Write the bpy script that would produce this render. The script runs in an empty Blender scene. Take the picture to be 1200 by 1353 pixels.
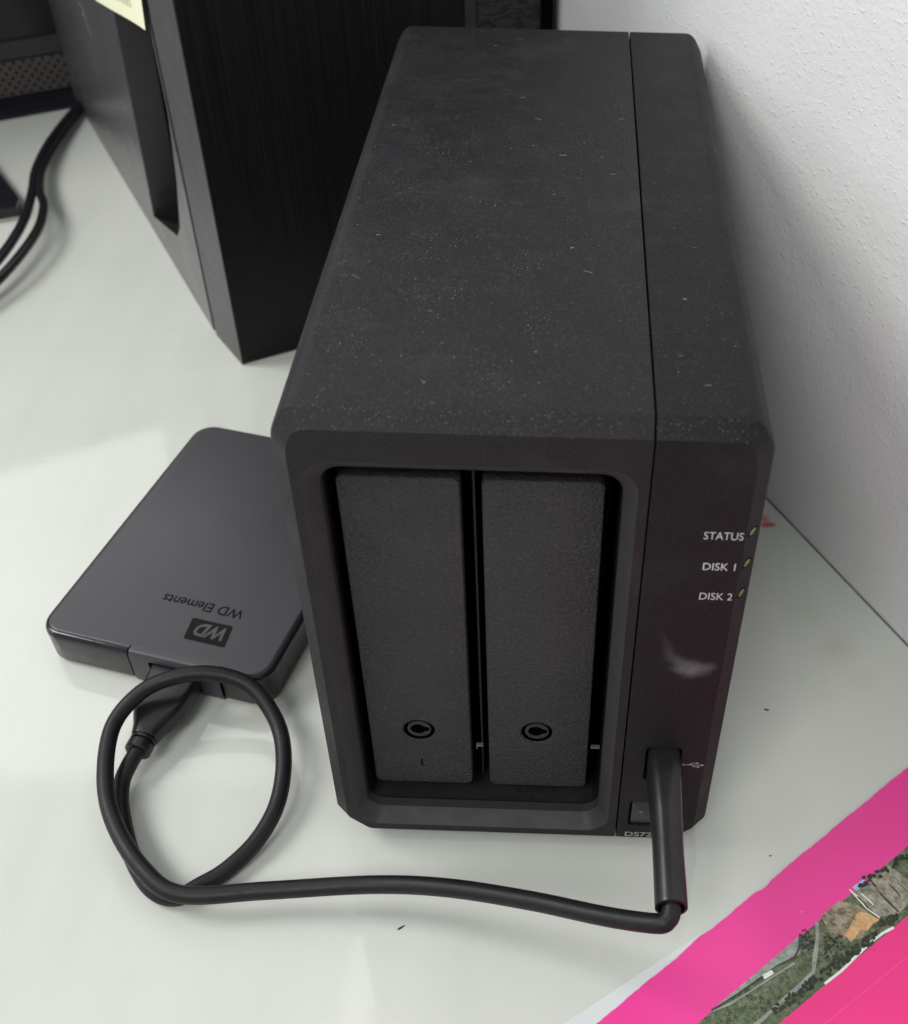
import bpy, math, random
from mathutils import Vector, Matrix
from mathutils.geometry import tessellate_polygon

# ------------------------------------------------------------------ camera, world, lamps, exposure
S = bpy.context.scene
COL = S.collection
MM = 0.001
CAM = Vector((60.797, -184.881, 299.975))            # millimetres
PITCH, YAW, ROLL, FPX, CX, CY = 0.732, -0.013, 0.022, 1530.58, 721.87, 664.35
FW = Vector((math.sin(YAW) * math.cos(PITCH), math.cos(YAW) * math.cos(PITCH), -math.sin(PITCH)))
_rt = Vector((math.cos(YAW), -math.sin(YAW), 0)); _up = _rt.cross(FW)
RT = _rt * math.cos(ROLL) + _up * math.sin(ROLL); UP = -_rt * math.sin(ROLL) + _up * math.cos(ROLL)
cd = bpy.data.cameras.new('camera'); cam = bpy.data.objects.new('camera', cd); COL.objects.link(cam)
cam.matrix_world = Matrix((RT, UP, -FW)).transposed().to_4x4()
cam.location = CAM * MM
cd.sensor_fit = 'HORIZONTAL'; cd.sensor_width = 36; cd.lens = 36 * FPX / 1200
cd.shift_x = -(CX - 600) / 1200; cd.shift_y = (CY - 676.5) / 1200
cd.clip_start = 0.01; cd.clip_end = 50
cd.dof.use_dof = True; cd.dof.focus_distance = 0.315; cd.dof.aperture_fstop = 24
S.camera = cam

w = bpy.data.worlds.new('World'); S.world = w; w.use_nodes = True
w.node_tree.nodes['Background'].inputs[0].default_value = (0.93, 0.97, 1.0, 1)
w.node_tree.nodes['Background'].inputs[1].default_value = 0.40

def lamp(name, loc, aim, sx, sy, watts, color):
    l = bpy.data.lights.new(name, 'AREA'); l.shape = 'RECTANGLE'; l.size = sx; l.size_y = sy
    l.energy = watts; l.color = color
    o = bpy.data.objects.new(name, l); COL.objects.link(o); o.location = loc
    o.rotation_euler = (Vector(aim) - Vector(loc)).to_track_quat('-Z', 'Y').to_euler()
    return o
lamp('ceiling_lamp', (-1.45, 0.25, 1.55), (0.0, 0.08, 0), 0.7, 0.7, 24, (1.0, 0.99, 0.965))
lamp('ceiling_lamp', (-0.55, -1.2, 1.7), (0.05, 0.05, 0), 0.7, 0.7, 19, (1.0, 0.99, 0.97))
lamp('ceiling_lamp', (-1.3, 3.0, 2.2), (-1.3, 3.0, 0), 2.4, 3.0, 42, (1.0, 0.99, 0.97))   # row of luminous panels over the far desks
lamp('window', (-2.3, -0.1, 0.95), (0.0, 0.1, 0.1), 1.4, 1.1, 11, (0.97, 0.985, 1.0))
for lx in (-0.34, -0.02, 0.3):          # added unseen strip lights, placed to streak the desk with reflections
    lamp('added_strip_light', (lx, 1.0, 2.2), (lx, 1.0, 0), 0.07, 1.3, 0.55, (1.0, 0.99, 0.97))

S.render.engine = 'CYCLES'
S.cycles.use_denoising = True
S.cycles.max_bounces = 8
S.view_settings.view_transform = 'Standard'; S.view_settings.look = 'None'
S.view_settings.gamma = 1; S.view_settings.exposure = 0
S.view_settings.use_curve_mapping = False
random.seed(7)

# ------------------------------------------------------------------ pixel -> place (millimetres)
def ray(u, v): return FW + RT * ((u - CX) / FPX) - UP * ((v - CY) / FPX)
def onz(u, v, z=0.0):
    d = ray(u, v); return CAM + d * ((z - CAM.z) / d.z)
def ony(u, v, y=0.0):
    d = ray(u, v); return CAM + d * ((y - CAM.y) / d.y)

# ------------------------------------------------------------------ mesh helpers (all in millimetres)
ORG = {}
def fillet(poly, rs, seg=5):
    n = len(poly); out = []
    for i in range(n):
        p0, p, p1 = Vector(poly[i - 1]), Vector(poly[i]), Vector(poly[(i + 1) % n])
        r = rs[i] if isinstance(rs, (list, tuple)) else rs
        a, b = (p0 - p).normalized(), (p1 - p).normalized()
        ang = math.acos(max(-1, min(1, a.dot(b))))
        t = r / math.tan(ang / 2)
        t = min(t, (p0 - p).length * .49, (p1 - p).length * .49)
        rr = t * math.tan(ang / 2)
        c = p + (a + b).normalized() * (rr / math.sin(ang / 2))
        s, e = p + a * t - c, p + b * t - c
        tot = math.atan2(s.x * e.y - s.y * e.x, s.dot(e))
        for k in range(seg + 1):
            th = tot * k / seg
            out.append((c.x + s.x * math.cos(th) - s.y * math.sin(th), c.y + s.x * math.sin(th) + s.y * math.cos(th)))
    return out
def inset(poly, d):
    n = len(poly); out = []
    area = sum(poly[i - 1][0] * poly[i][1] - poly[i][0] * poly[i - 1][1] for i in range(n))
    sg = 1 if area > 0 else -1
    for i in range(n):
        p0, p, p1 = Vector(poly[i - 1]), Vector(poly[i]), Vector(poly[(i + 1) % n])
        e0, e1 = (p - p0), (p1 - p)
        if e0.length < 1e-6: e0 = e1
        if e1.length < 1e-6: e1 = e0
        n0 = Vector((-e0.y, e0.x)).normalized() * sg; n1 = Vector((-e1.y, e1.x)).normalized() * sg
        m = (n0 + n1); m = m / max(.3, m.dot(m) / 2) if m.length > 1e-6 else n0
        out.append(tuple(p + m * d))
    return out
def rrect(x0, x1, y0, y1, r, seg=5): return fillet([(x0, y0), (x1, y0), (x1, y1), (x0, y1)], r, seg)
def circle(cx, cy, r, n=32): return [(cx + r * math.cos(2 * math.pi * k / n), cy + r * math.sin(2 * math.pi * k / n)) for k in range(n)]

class MB:
    def __init__(s): s.v = []; s.f = []
    def add(s, pts): b = len(s.v); s.v += [Vector(p) for p in pts]; return list(range(b, b + len(pts)))
    def face(s, pts): s.f.append(s.add(pts)); return s
    def box(s, x0, x1, y0, y1, z0, z1):
        i = s.add([(x, y, z) for z in (z0, z1) for y in (y0, y1) for x in (x0, x1)])
        for q in ((0, 2, 3, 1), (4, 5, 7, 6), (0, 1, 5, 4), (2, 6, 7, 3), (0, 4, 6, 2), (1, 3, 7, 5)): s.f.append([i[k] for k in q])
        return s
    def loft(s, secs, cap0=True, cap1=True, closed=True):
        ids = [s.add(q) for q in secs]; n = len(secs[0])
        for a, b in zip(ids, ids[1:]):
            for k in range(n if closed else n - 1):
                s.f.append([a[k], a[(k + 1) % n], b[(k + 1) % n], b[k]])
        if cap0: s.f.append(ids[0][::-1])
        if cap1: s.f.append(ids[-1])
        return s
    def tube(s, path, r, n=16, cap=True, squash=1.0):
        P = [Vector(p) for p in path]; secs = []
        t = (P[1] - P[0]).normalized()
        x = t.orthogonal().normalized()
        for i, p in enumerate(P):
            t = (P[min(i + 1, len(P) - 1)] - P[max(i - 1, 0)]).normalized()
            x = (x - t * x.dot(t)).normalized(); y = t.cross(x)
            rr = r[i] if isinstance(r, (list, tuple)) else r
            secs.append([p + x * (rr * math.cos(2 * math.pi * k / n)) + y * (rr * math.sin(2 * math.pi * k / n)) for k in range(n)])
        return s.loft(secs, cap, cap)
    def flat(s, outer, holes, fn):                     # tessellated polygon with holes; fn maps 2D -> 3D
        loops = [[Vector((p[0], p[1], 0)) for p in q] for q in [outer] + list(holes)]
        pts = [p for q in loops for p in q]
        i = s.add([fn(p.x, p.y) for p in pts])
        for t in tessellate_polygon(loops): s.f.append([i[k] for k in t])
        return s
    def prism(s, poly, fn, h0, h1, bev=0.0, nb=2):      # fn(a, b, h); bevelled at h1 end
        secs = [[fn(a, b, h0) for a, b in poly]]
        if bev > 0:
            for k in range(nb + 1):
                th = math.pi / 2 * k / nb
                q = inset(poly, bev * (1 - math.cos(th))); hh = h1 - math.copysign(bev, h1 - h0) * (1 - math.sin(th))
                secs.append([fn(a, b, hh) for a, b in q])
        else: secs.append([fn(a, b, h1) for a, b in poly])
        return s.loft(secs)
    def build(s, name, m, parent=None, angle=35, fix=True):
        o0 = ORG.get(parent.name, Vector()) if parent else Vector()
        me = bpy.data.meshes.new(name)
        me.from_pydata([tuple((p - o0) * MM) for p in s.v], [], s.f)
        me.validate()
        if fix:
            import bmesh
            bm = bmesh.new(); bm.from_mesh(me)
            bmesh.ops.remove_doubles(bm, verts=bm.verts, dist=1e-7)
            bmesh.ops.recalc_face_normals(bm, faces=bm.faces); bm.to_mesh(me); bm.free()
        for p in me.polygons: p.use_smooth = True
        me.set_sharp_from_angle(angle=math.radians(angle))
        me.materials.append(m)
        o = bpy.data.objects.new(name, me); COL.objects.link(o)
        if parent: o.parent = parent; ORG[o.name] = o0
        return o
def thing(name, loc, label, cat, group=None):
    o = bpy.data.objects.new(name, None); COL.objects.link(o); o.location = Vector(loc) * MM
    o.empty_display_size = 0.02
    ORG[o.name] = Vector(loc); tag(o, label, cat, group); return o
def tag(o, label=None, cat=None, group=None, kind=None):
    if label: o['label'] = label
    if cat: o['category'] = cat
    if group: o['group'] = group
    if kind: o['kind'] = kind
    return o
def lettering(name, txt, org, xd, yd, m, parent, width=None, height=None, shear=0.0, bold=0.0, lift=0.06, depth=0.0):
    c = bpy.data.curves.new('t', 'FONT'); c.body = txt; c.size = 1; c.shear = shear; c.offset = bold; c.resolution_u = 3
    o = bpy.data.objects.new('t', c); COL.objects.link(o)
    bpy.context.view_layer.update()
    me = bpy.data.meshes.new_from_object(o.evaluated_get(bpy.context.evaluated_depsgraph_get()))
    bpy.data.objects.remove(o); bpy.data.curves.remove(c)
    xs = [v.co.x for v in me.vertices]; ys = [v.co.y for v in me.vertices]
    sx = width / (max(xs) - min(xs)) if width else None
    sy = height / (max(ys) - min(0, min(ys))) if height else None
    sx = sx or sy; sy = sy or sx
    xd, yd = Vector(xd).normalized(), Vector(yd).normalized(); nd = xd.cross(yd)
    b = MB(); b.v = [Vector(org) + xd * ((v.co.x - min(xs)) * sx) + yd * (v.co.y * sy) + nd * lift for v in me.vertices]
    b.f = [list(p.vertices) for p in me.polygons]
    bpy.data.meshes.remove(me)
    return b.build(name, m, parent, fix=False)
def catmull(P, sub=8):
    P = [Vector(p) for p in P]; Q = [P[0] * 2 - P[1]] + P + [P[-1] * 2 - P[-2]]; out = []
    for i in range(1, len(Q) - 2):
        for k in range(sub):
            t = k / sub
            out.append(.5 * ((2 * Q[i]) + (Q[i + 1] - Q[i - 1]) * t + (2 * Q[i - 1] - 5 * Q[i] + 4 * Q[i + 1] - Q[i + 2]) * t * t + (3 * Q[i] - Q[i - 1] - 3 * Q[i + 1] + Q[i + 2]) * t ** 3))
    return out + [P[-1]]

# ------------------------------------------------------------------ materials
class N:
    def __init__(s, name):
        s.m = bpy.data.materials.new(name); s.m.use_nodes = True; s.t = s.m.node_tree
        s.b = s.t.nodes['Principled BSDF']; s.co = s.t.nodes.new('ShaderNodeTexCoord').outputs['Object']
    def new(s, typ, **k):
        n = s.t.nodes.new('ShaderNode' + typ)
        for a, b in k.items(): setattr(n, a, b)
        return n
    def link(s, a, b): s.t.links.new(a, b)
    def mapped(s, scale):
        n = s.new('Mapping'); n.inputs['Scale'].default_value = scale; s.link(s.co, n.inputs[0]); return n.outputs[0]
    def noise(s, scale, detail=3, rough=.55, vec=None):
        n = s.new('TexNoise'); n.inputs['Scale'].default_value = scale; n.inputs['Detail'].default_value = detail
        n.inputs['Roughness'].default_value = rough; s.link(vec or s.co, n.inputs['Vector']); return n.outputs['Fac']
    def voro(s, scale, feature='F1', vec=None):
        n = s.new('TexVoronoi', feature=feature); n.inputs['Scale'].default_value = scale; s.link(vec or s.co, n.inputs['Vector']); return n
    def rng(s, x, a, b, c=0.0, d=1.0, smooth=False):
        n = s.new('MapRange'); n.clamp = True
        if smooth: n.interpolation_type = 'SMOOTHSTEP'
        s.link(x, n.inputs[0])
        for i, v in enumerate((a, b, c, d)): n.inputs[i + 1].default_value = v
        return n.outputs[0]
    def math(s, op, a, b=None):
        n = s.new('Math', operation=op)
        for i, x in enumerate((a, b)):
            if x is None: continue
            if isinstance(x, (int, float)): n.inputs[i].default_value = x
            else: s.link(x, n.inputs[i])
        return n.outputs[0]
    def mix(s, f, a, b):
        n = s.new('Mix', data_type='RGBA')
        if isinstance(f, (int, float)): n.inputs[0].default_value = f
        else: s.link(f, n.inputs[0])
        for i, x in ((6, a), (7, b)):
            if isinstance(x, (tuple, list)): n.inputs[i].default_value = (*x[:3], 1)
            else: s.link(x, n.inputs[i])
        return n.outputs[2]
    def bump(s, h, strength, dist=0.001, prev=None):
        n = s.new('Bump'); n.inputs['Strength'].default_value = strength; n.inputs['Distance'].default_value = dist
        s.link(h, n.inputs['Height'])
        if prev: s.link(prev, n.inputs['Normal'])
        return n.outputs[0]
    def done(s, col=None, rough=None, normal=None, spec=None, metal=None, ior=None, emis=None, estr=0, coat=0, sheen=0):
        for key, x in (('Base Color', col), ('Roughness', rough), ('Specular IOR Level', spec), ('Metallic', metal), ('IOR', ior), ('Emission Color', emis), ('Emission Strength', estr or None), ('Coat Weight', coat or None)):
            if x is None: continue
            i = s.b.inputs[key]
            if isinstance(x, (tuple, list)): i.default_value = (*x[:3], 1)
            elif isinstance(x, (int, float)): i.default_value = x
            else: s.link(x, i)
        if normal: s.link(normal, s.b.inputs['Normal'])
        return s.m
def plastic(name, c, rough=.5, var=.25, grain=0, gs=2500, spec=.45, blot=90):
    n = N(name)
    f = n.noise(blot, 4, .6)
    col = n.mix(n.rng(f, .3, .7), tuple(x * (1 - var) for x in c), tuple(x * (1 + var) for x in c))
    rg = n.rng(n.noise(blot * 2.3, 5, .65), .3, .7, rough - .06, rough + .06)
    return n.done(col, rg, n.bump(n.noise(gs, 2, .5), grain, .0002) if grain else None, spec)

M = {}
def mk_desk():
    n = N('white_lacquered_desk')
    big = n.noise(9, 3, .5); fine = n.noise(55, 5, .65)
    c = n.mix(n.rng(big, .35, .65), (.545, .570, .518), (.585, .605, .558))
    wipe_or_gleam = n.noise(1, 4, .6, n.mapped((60, 5, 1)))  # lengthwise streaks: ceiling reflections painted into the desk colour
    c = n.mix(n.rng(wipe_or_gleam, .35, .7, 0, .22), c, (.68, .69, .66))
    dirt = n.rng(fine, .58, .78, 0, .12)
    c = n.mix(dirt, c, (.42, .43, .36))
    # old greenish smears beside the wall and one red ink spot
    def blob(x, y, r, soft, amt, col, c):
        d = n.new('VectorMath', operation='DISTANCE'); n.link(wv, d.inputs[0]); d.inputs[1].default_value = (x * MM, y * MM, 0)
        f = n.rng(d.outputs['Value'], r * MM, (r + soft) * MM, amt, 0, True)
        return n.mix(f, c, col)
    wn = n.new('TexNoise'); wn.inputs['Scale'].default_value = 160; n.link(n.co, wn.inputs['Vector'])
    ws = n.new('VectorMath', operation='MULTIPLY_ADD'); n.link(wn.outputs['Color'], ws.inputs[0]); ws.inputs[1].default_value = (.006, .006, 0); n.link(n.co, ws.inputs[2])
    sh = n.new('VectorMath', operation='ADD'); n.link(ws.outputs[0], sh.inputs[0]); sh.inputs[1].default_value = (-.003, -.003, 0); wv = sh.outputs[0]
    c = blob(141.2, 141.0, 1.0, 1.8, .85, (.55, .07, .06), c)
    c = blob(140.6, 144.2, .6, 1.6, .6, (.55, .07, .06), c)
    c = blob(158, 80, 1.5, 7, .22, (.36, .37, .27), c)
    c = blob(150, 96, 1, 9, .10, (.36, .37, .27), c)
    c = blob(164, 66, 1, 8, .12, (.36, .37, .27), c)
    h = n.noise(420, 2, .5)
    rg = n.math('ADD', n.rng(n.noise(30, 4, .6), .3, .7, .025, .06), n.rng(wipe_or_gleam, .3, .7, 0, .04))
    return n.done(c, rg, n.bump(h, .03, .0005), .5)
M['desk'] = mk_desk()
def mk_wall():
    n = N('white_stippled_plaster')
    a = n.noise(260, 4, .6); sp = n.noise(700, 3, .6)
    fleck = n.rng(n.noise(430, 2, .5, n.mapped((1, 1, 1.6))), .60, .72)
    h = n.math('ADD', n.math('MULTIPLY', a, .5), n.math('ADD', n.math('MULTIPLY', sp, .35), n.math('MULTIPLY', fleck, .35)))
    c = n.mix(n.rng(n.noise(20, 4, .6), .3, .7), (.74, .755, .75), (.79, .80, .795))
    return n.done(c, .6, n.bump(h, .38, .0011), .3)
M['wall'] = mk_wall()
M['caulk'] = plastic('grey_wall_joint', (.16, .17, .15), .7)
def mk_shell(name, c, rough, dust):
    n = N(name)
    blot = n.noise(60, 5, .65)
    col = n.mix(n.rng(blot, .3, .72), tuple(x * .85 for x in c), tuple(x * 1.2 for x in c))
    sm = n.rng(n.noise(38, 6, .7), .55, .8, 0, dust)
    col = n.mix(sm, col, (.09, .087, .09))
    wipe_or_gleam = n.math('MULTIPLY', n.rng(n.noise(1, 4, .65, n.mapped((30, 110, 30))), .56, .74, 0, dust * 1.1), n.rng(n.noise(16, 2, .5), .42, .60))
    col = n.mix(wipe_or_gleam, col, (.085, .082, .086))
    sp = n.rng(n.noise(1500, 2, .6), .50, .78, 0, .5 * dust + .10)
    col = n.mix(sp, col, (.10, .095, .10))
    rg = n.rng(blot, .3, .7, rough - .07, rough + .07)
    h = n.math('ADD', n.noise(2600, 2, .5), n.math('MULTIPLY', n.noise(1100, 2, .5), .5))
    return n, col, rg, n.bump(h, .5, .0003)
n, c_, r_, b_ = mk_shell('black_textured_plastic', (.0134, .0122, .0142), .56, .22); M['shell'] = n.done(c_, r_, b_, .22)
n, c_, r_, b_ = mk_shell('black_panel_plastic', (.0102, .0100, .0116), .56, .13)
def smudge(n, col):
    tot = None
    key = [(86.0, 93.5, .8, .05), (88.0, 90.0, 1.2, .12), (88.9, 87.0, 1.5, .16), (90.0, 84.0, 1.9, .24), (92.3, 81.4, 2.5, .48), (94.8, 80.4, 3.0, .75), (97.4, 80.7, 2.4, .55), (99.6, 81.9, 1.2, .25)]
    for (x, z, r, a), (x2, z2, r2, a2) in zip(key, key[1:]):
        for t in (0, .34, .67):
            d = n.new('VectorMath', operation='DISTANCE'); n.link(smv, d.inputs[0])
            d.inputs[1].default_value = ((x + (x2 - x) * t - 53) * MM, -110 * MM, (z + (z2 - z) * t) * MM)
            f = n.rng(d.outputs['Value'], 0, (r + (r2 - r) * t) * 1.5 * MM, a + (a2 - a) * t, 0, True)
            tot = f if tot is None else n.math('MAXIMUM', tot, f)
    brk = n.rng(n.noise(300, 4, .65), .32, .68, .55, 1.0)
    return n.mix(n.math('MULTIPLY', tot, brk), col, (.22, .22, .23))
wn = n.new('TexNoise'); wn.inputs['Scale'].default_value = 260; n.link(n.co, wn.inputs['Vector'])
ws = n.new('VectorMath', operation='MULTIPLY_ADD'); n.link(wn.outputs['Color'], ws.inputs[0]); ws.inputs[1].default_value = (.0028, 0, .0028)
ad = n.new('VectorMath', operation='ADD'); n.link(n.co, ad.inputs[0]); ad.inputs[1].default_value = (-.0014, 0, -.0014); n.link(ad.outputs[0], ws.inputs[2]); smv = ws.outputs[0]
M['panel'] = n.done(smudge(n, c_), r_, b_, .17)
def mk_tray():
    n = N('leather_grain_black_plastic')
    a = n.noise(1050, 3, .6, n.mapped((1, 1, 1.3))); v = n.voro(900, 'SMOOTH_F1'); mask = n.rng(n.noise(28, 2, .5), .3, .7, .5, 1.0)
    h = n.math('MULTIPLY', n.math('ADD', n.rng(a, .36, .64), n.math('MULTIPLY', v.outputs['Distance'], .5)), mask)
    c = n.mix(n.rng(n.noise(50, 4, .6), .3, .7), (.028, .028, .030), (.037, .037, .039))
    c = n.mix(n.rng(a, .50, .70, 0, .6), c, (.075, .075, .078))
    return n.done(c, .46, n.bump(h, .75, .0005), .30)
M['tray'] = mk_tray()
M['frame'] = plastic('satin_black_frame', (.038, .037, .037), .50, .12, .1, 2500, .25)
M['bay'] = plastic('black_bay_plastic', (.008, .008, .009), .6, .2, 0, 2500, .2)
M['lock'] = plastic('dark_lock_plastic', (.022, .022, .024), .45, .2, 0, 2500, .3)
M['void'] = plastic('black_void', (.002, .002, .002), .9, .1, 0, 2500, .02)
M['print'] = plastic('pale_grey_print', (.55, .55, .55), .6, .12)
M['dimprint'] = plastic('dim_grey_print', (.30, .30, .31), .6, .12)
M['metal'] = plastic('dull_grey_metal', (.11, .11, .115), .45, .2)
def mk_led():
    n = N('green_led_lens'); return n.done((.085, .15, .035), .25, None, .5, emis=(.30, .55, .10), estr=.05)
M['led'] = mk_led()
M['button'] = plastic('glossy_dark_button', (.014, .014, .017), .35)
def mk_bled():
    n = N('dim_blue_led'); return n.done((.05, .06, .16), .3, None, .5, emis=(.10, .14, .55), estr=.12)
M['blueled'] = mk_bled()
M['dust'] = plastic('pale_dust', (.19, .18, .185), .9, .3)
M['lint'] = plastic('pale_lint', (.12, .117, .118), .9, .2)
M['drive_top'] = plastic('matte_charcoal_drive_shell', (.050, .050, .057), .38, .05, .10, 3000, .4, 7)
M['drive_base'] = plastic('satin_dark_drive_base', (.020, .020, .022), .34, .12)
M['drive_gloss'] = plastic('gloss_black_drive_rim', (.014, .013, .018), .10, .15)
M['engrave'] = plastic('dark_engraving', (.004, .004, .005), .6, .1, 0, 2500, .1)
M['badge'] = plastic('dark_badge', (.010, .010, .011), .6, .1, 0, 2500, .1)
M['badge_letter'] = plastic('grey_badge_letter', (.050, .050, .055), .4)
M['cord'] = plastic('black_rubber_cord', (.010, .0095, .011), .48, .2, .12, 1800, .3, 200)
M['plug'] = plastic('black_plug_plastic', (.014, .013, .015), .32, .2, .08, 1500, .4, 150)
M['cable_shiny'] = plastic('shiny_black_cable', (.012, .011, .014), .22)
def mk_steel():
    n = N('satin_grey_painted_steel')
    c = n.mix(n.rng(n.noise(14, 4, .6), .3, .7), (.115, .113, .122), (.15, .147, .157))
    return n.done(c, n.rng(n.noise(40, 4, .6), .3, .7, .26, .34), n.bump(n.noise(1500, 2, .5), .08, .0002), .6, .45)
M['steel'] = mk_steel()
M['strip'] = plastic('grey_bezel_plastic', (.075, .074, .078), .42, .08, .08, 1600)
M['groove'] = plastic('dark_grip_plastic', (.024, .023, .026), .45, .1)
def mk_brushed():
    n = N('black_brushed_panel')
    st = n.noise(1.0, 4, .65, n.mapped((900, 900, 9)))
    c = n.mix(n.rng(st, .35, .68), (.006, .005, .0065), (.011, .0098, .0115))
    return n.done(c, n.rng(st, .3, .7, .36, .5), n.bump(st, .08, .0003), .2)
M['brushed'] = mk_brushed()
def mk_mesh():
    n = N('woven_black_vent'); v = n.noise(1, 3, .5, n.mapped((260, 260, 800)))
    return n.done(n.mix(n.rng(v, .4, .62), (.008, .007, .008), (.03, .029, .03)), .5, n.bump(v, .5, .001), .4)
M['vent'] = mk_mesh()
M['screen'] = plastic('black_screen', (.006, .006, .007), .16)
M['monitor'] = plastic('dark_monitor_plastic', (.040, .036, .038), .42, .1, .08)
M['monitor_dark'] = plastic('blue_black_plastic', (.012, .013, .017), .5, .1, 0, 2500, .3)
M['grille'] = plastic('brown_grey_grille', (.075, .066, .062), .45, .1)
M['note'] = plastic('pale_yellow_paper', (.80, .79, .58), .8, .03)
M['note_print'] = plastic('faint_grey_ink', (.50, .50, .40), .8, .1)
def mk_paper(name, c, rough=.35):
    n = N(name)
    col = n.mix(n.rng(n.noise(25, 3, .5), .3, .7), tuple(x * .97 for x in c), tuple(min(1, x * 1.03) for x in c))
    sp = n.rng(n.noise(900, 2, .5), .76, .80, 0, .3)
    return n.done(n.mix(sp, col, (.9, .75, .8)), rough, n.bump(n.noise(60, 3, .5), .05, .002), .4)
M['pink'] = mk_paper('magenta_card', (.78, .052, .30)); M['pink2'] = mk_paper('deeper_pink_card', (.76, .034, .21))
M['whitepaper'] = plastic('white_paper', (.62, .64, .645), .6, .03)
def mk_aerial():
    n = N('aerial_photo_print')
    a = n.noise(700, 6, .75); b = n.noise(90, 3, .6)
    c = n.mix(n.rng(a, .36, .66), (.008, .017, .008), (.21, .24, .14))
    c = n.mix(n.rng(b, .45, .62, 0, .55), c, (.06, .10, .045))
    return n.done(c, .3, None, .4)
M['aerial'] = mk_aerial()
def mk_ink(name, c, c2, sc=500):
    n = N(name); return n.done(n.mix(n.rng(n.noise(sc, 4, .7), .35, .65), c, c2), .3, None, .4)
M['ink_road'] = mk_ink('printed_grey_road', (.20, .215, .19), (.33, .34, .30))
M['ink_track'] = mk_ink('printed_dark_track', (.02, .025, .02), (.07, .075, .06))
M['ink_lot'] = mk_ink('printed_pale_lot', (.17, .20, .17), (.36, .38, .34))
M['ink_brown'] = mk_ink('printed_brown_field', (.10, .085, .055), (.40, .33, .23))
M['ink_orange'] = mk_ink('printed_orange_earth', (.44, .25, .10), (.66, .42, .21))
M['ink_stripe'] = mk_ink('printed_stubble', (.13, .13, .09), (.40, .37, .28))
M['ink_tree'] = mk_ink('printed_dark_trees', (.008, .012, .007), (.035, .045, .026))
M['ink_white'] = mk_ink('printed_white', (.62, .63, .60), (.8, .8, .78))
M['ink_blue'] = mk_ink('printed_blue', (.28, .34, .62), (.5, .56, .78))
M['pale_glint'] = plastic('pale_glint', (.5, .5, .48), .4, .1)
M['crumb'] = plastic('dark_crumb', (.03, .028, .022), .7)
M['foot_rubber'] = plastic('black_rubber_foot', (.012, .012, .012), .8)

# ------------------------------------------------------------------ setting: desk and wall
WD = Vector((-75.5, 140.3, 0)).normalized(); WN = Vector((-WD.y, WD.x, 0))   # along wall (away), into the room
W0 = Vector((106.9, 221.2, 0))
if WN.x > 0: WN = -WN
b = MB()
p = [W0 + WD * 900, W0 - WD * 700]; q = [p[1] + WN * 1500, p[0] + WN * 1500]
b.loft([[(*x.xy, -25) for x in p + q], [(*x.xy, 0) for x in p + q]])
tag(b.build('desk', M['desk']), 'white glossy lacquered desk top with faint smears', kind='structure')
b = MB(); p2 = [W0 + WD * 900, W0 - WD * 700, W0 - WD * 700 - WN * 40, W0 + WD * 900 - WN * 40]
b.loft([[(*(x - WN * .4).xy, -60) for x in p2], [(*(x - WN * .4).xy, 900) for x in p2]])
wall = tag(b.build('wall', M['wall']), 'white stippled plaster wall', kind='structure')
b = MB(); a0, a1 = W0 + WD * 890, W0 - WD * 690
b.loft([[a + WN * .3 + Vector((0, 0, .05)), a - WN * .3 + Vector((0, 0, .05)), a - WN * .3 + Vector((0, 0, .55))] for a in (a0, a1)])
b.build('joint_seal', M['caulk'], wall)

# ------------------------------------------------------------------ two-bay storage box
H, D, ZB, C, SEAM, TOTW = 155.6, 220.2, 3.3, 3.7, 80.45, 106.0
nas = thing('network_storage_box', (53, 110, 0), 'dusty black two-bay network storage box with two plain drive doors', 'storage box')
def lpoly(i):        # left shell outline, inset i on the outer sides
    a, az = 4.0 - .45 * i, 7.0 - .5 * i; x1 = SEAM - .22; b_ = 7.5 - .45 * i; ib = i * .55
    return fillet([(i, ZB + ib + b_), (b_ + i, ZB + ib), (x1, ZB + ib), (x1, H - i), (i + a, H - i), (i, H - i - az)], [3, 3, .3, .3, 4.5, 10], 6)
def rpoly(i):
    a, az = 4.0 - .45 * i, 7.0 - .5 * i; x0 = SEAM + .22; x1 = TOTW - i; b_ = 7.5 - .45 * i; ib = i * .55
    return fillet([(x0, ZB + ib), (x1 - b_, ZB + ib), (x1, ZB + ib + b_), (x1, H - i - az), (x1 - a, H - i), (x0, H - i)], [.3, 3, 3, 10, 4.5, .3], 6)
XZ = lambda y: (lambda x, z: (x, y, z))
ys = [(D, 2.2), (D - .9, .6), (D - 2.4, 0), (C + .5, 0), (C - .15, .22), (.25, C - .22), (0, C)]
op0 = rrect(5.9, 77.9, 8.0, 143.4, 6.5, 6); op1 = rrect(8.9, 75.1, 10.6, 138.7, 5.0, 6)
b = MB()
secs = [[(x, y, z) for x, z in lpoly(i)] for y, i in ys]
b.loft(secs, True, False)
b.flat(lpoly(C), [op0], XZ(0))
mid0 = [(p[0] + (q[0] - p[0]) * .08, p[1] + (q[1] - p[1]) * .08) for p, q in zip(op0, op1)]
b.build('housing', M['shell'], nas, 22)
b = MB(); b.loft([[(x, 0, z) for x, z in op0], [(x, .25, z) for x, z in mid0], [(x, 4.4, z) for x, z in op1], [(x, 7.0, z) for x, z in op1]], False, False)
b.build('bay_frame', M['frame'], nas, 22)
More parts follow.
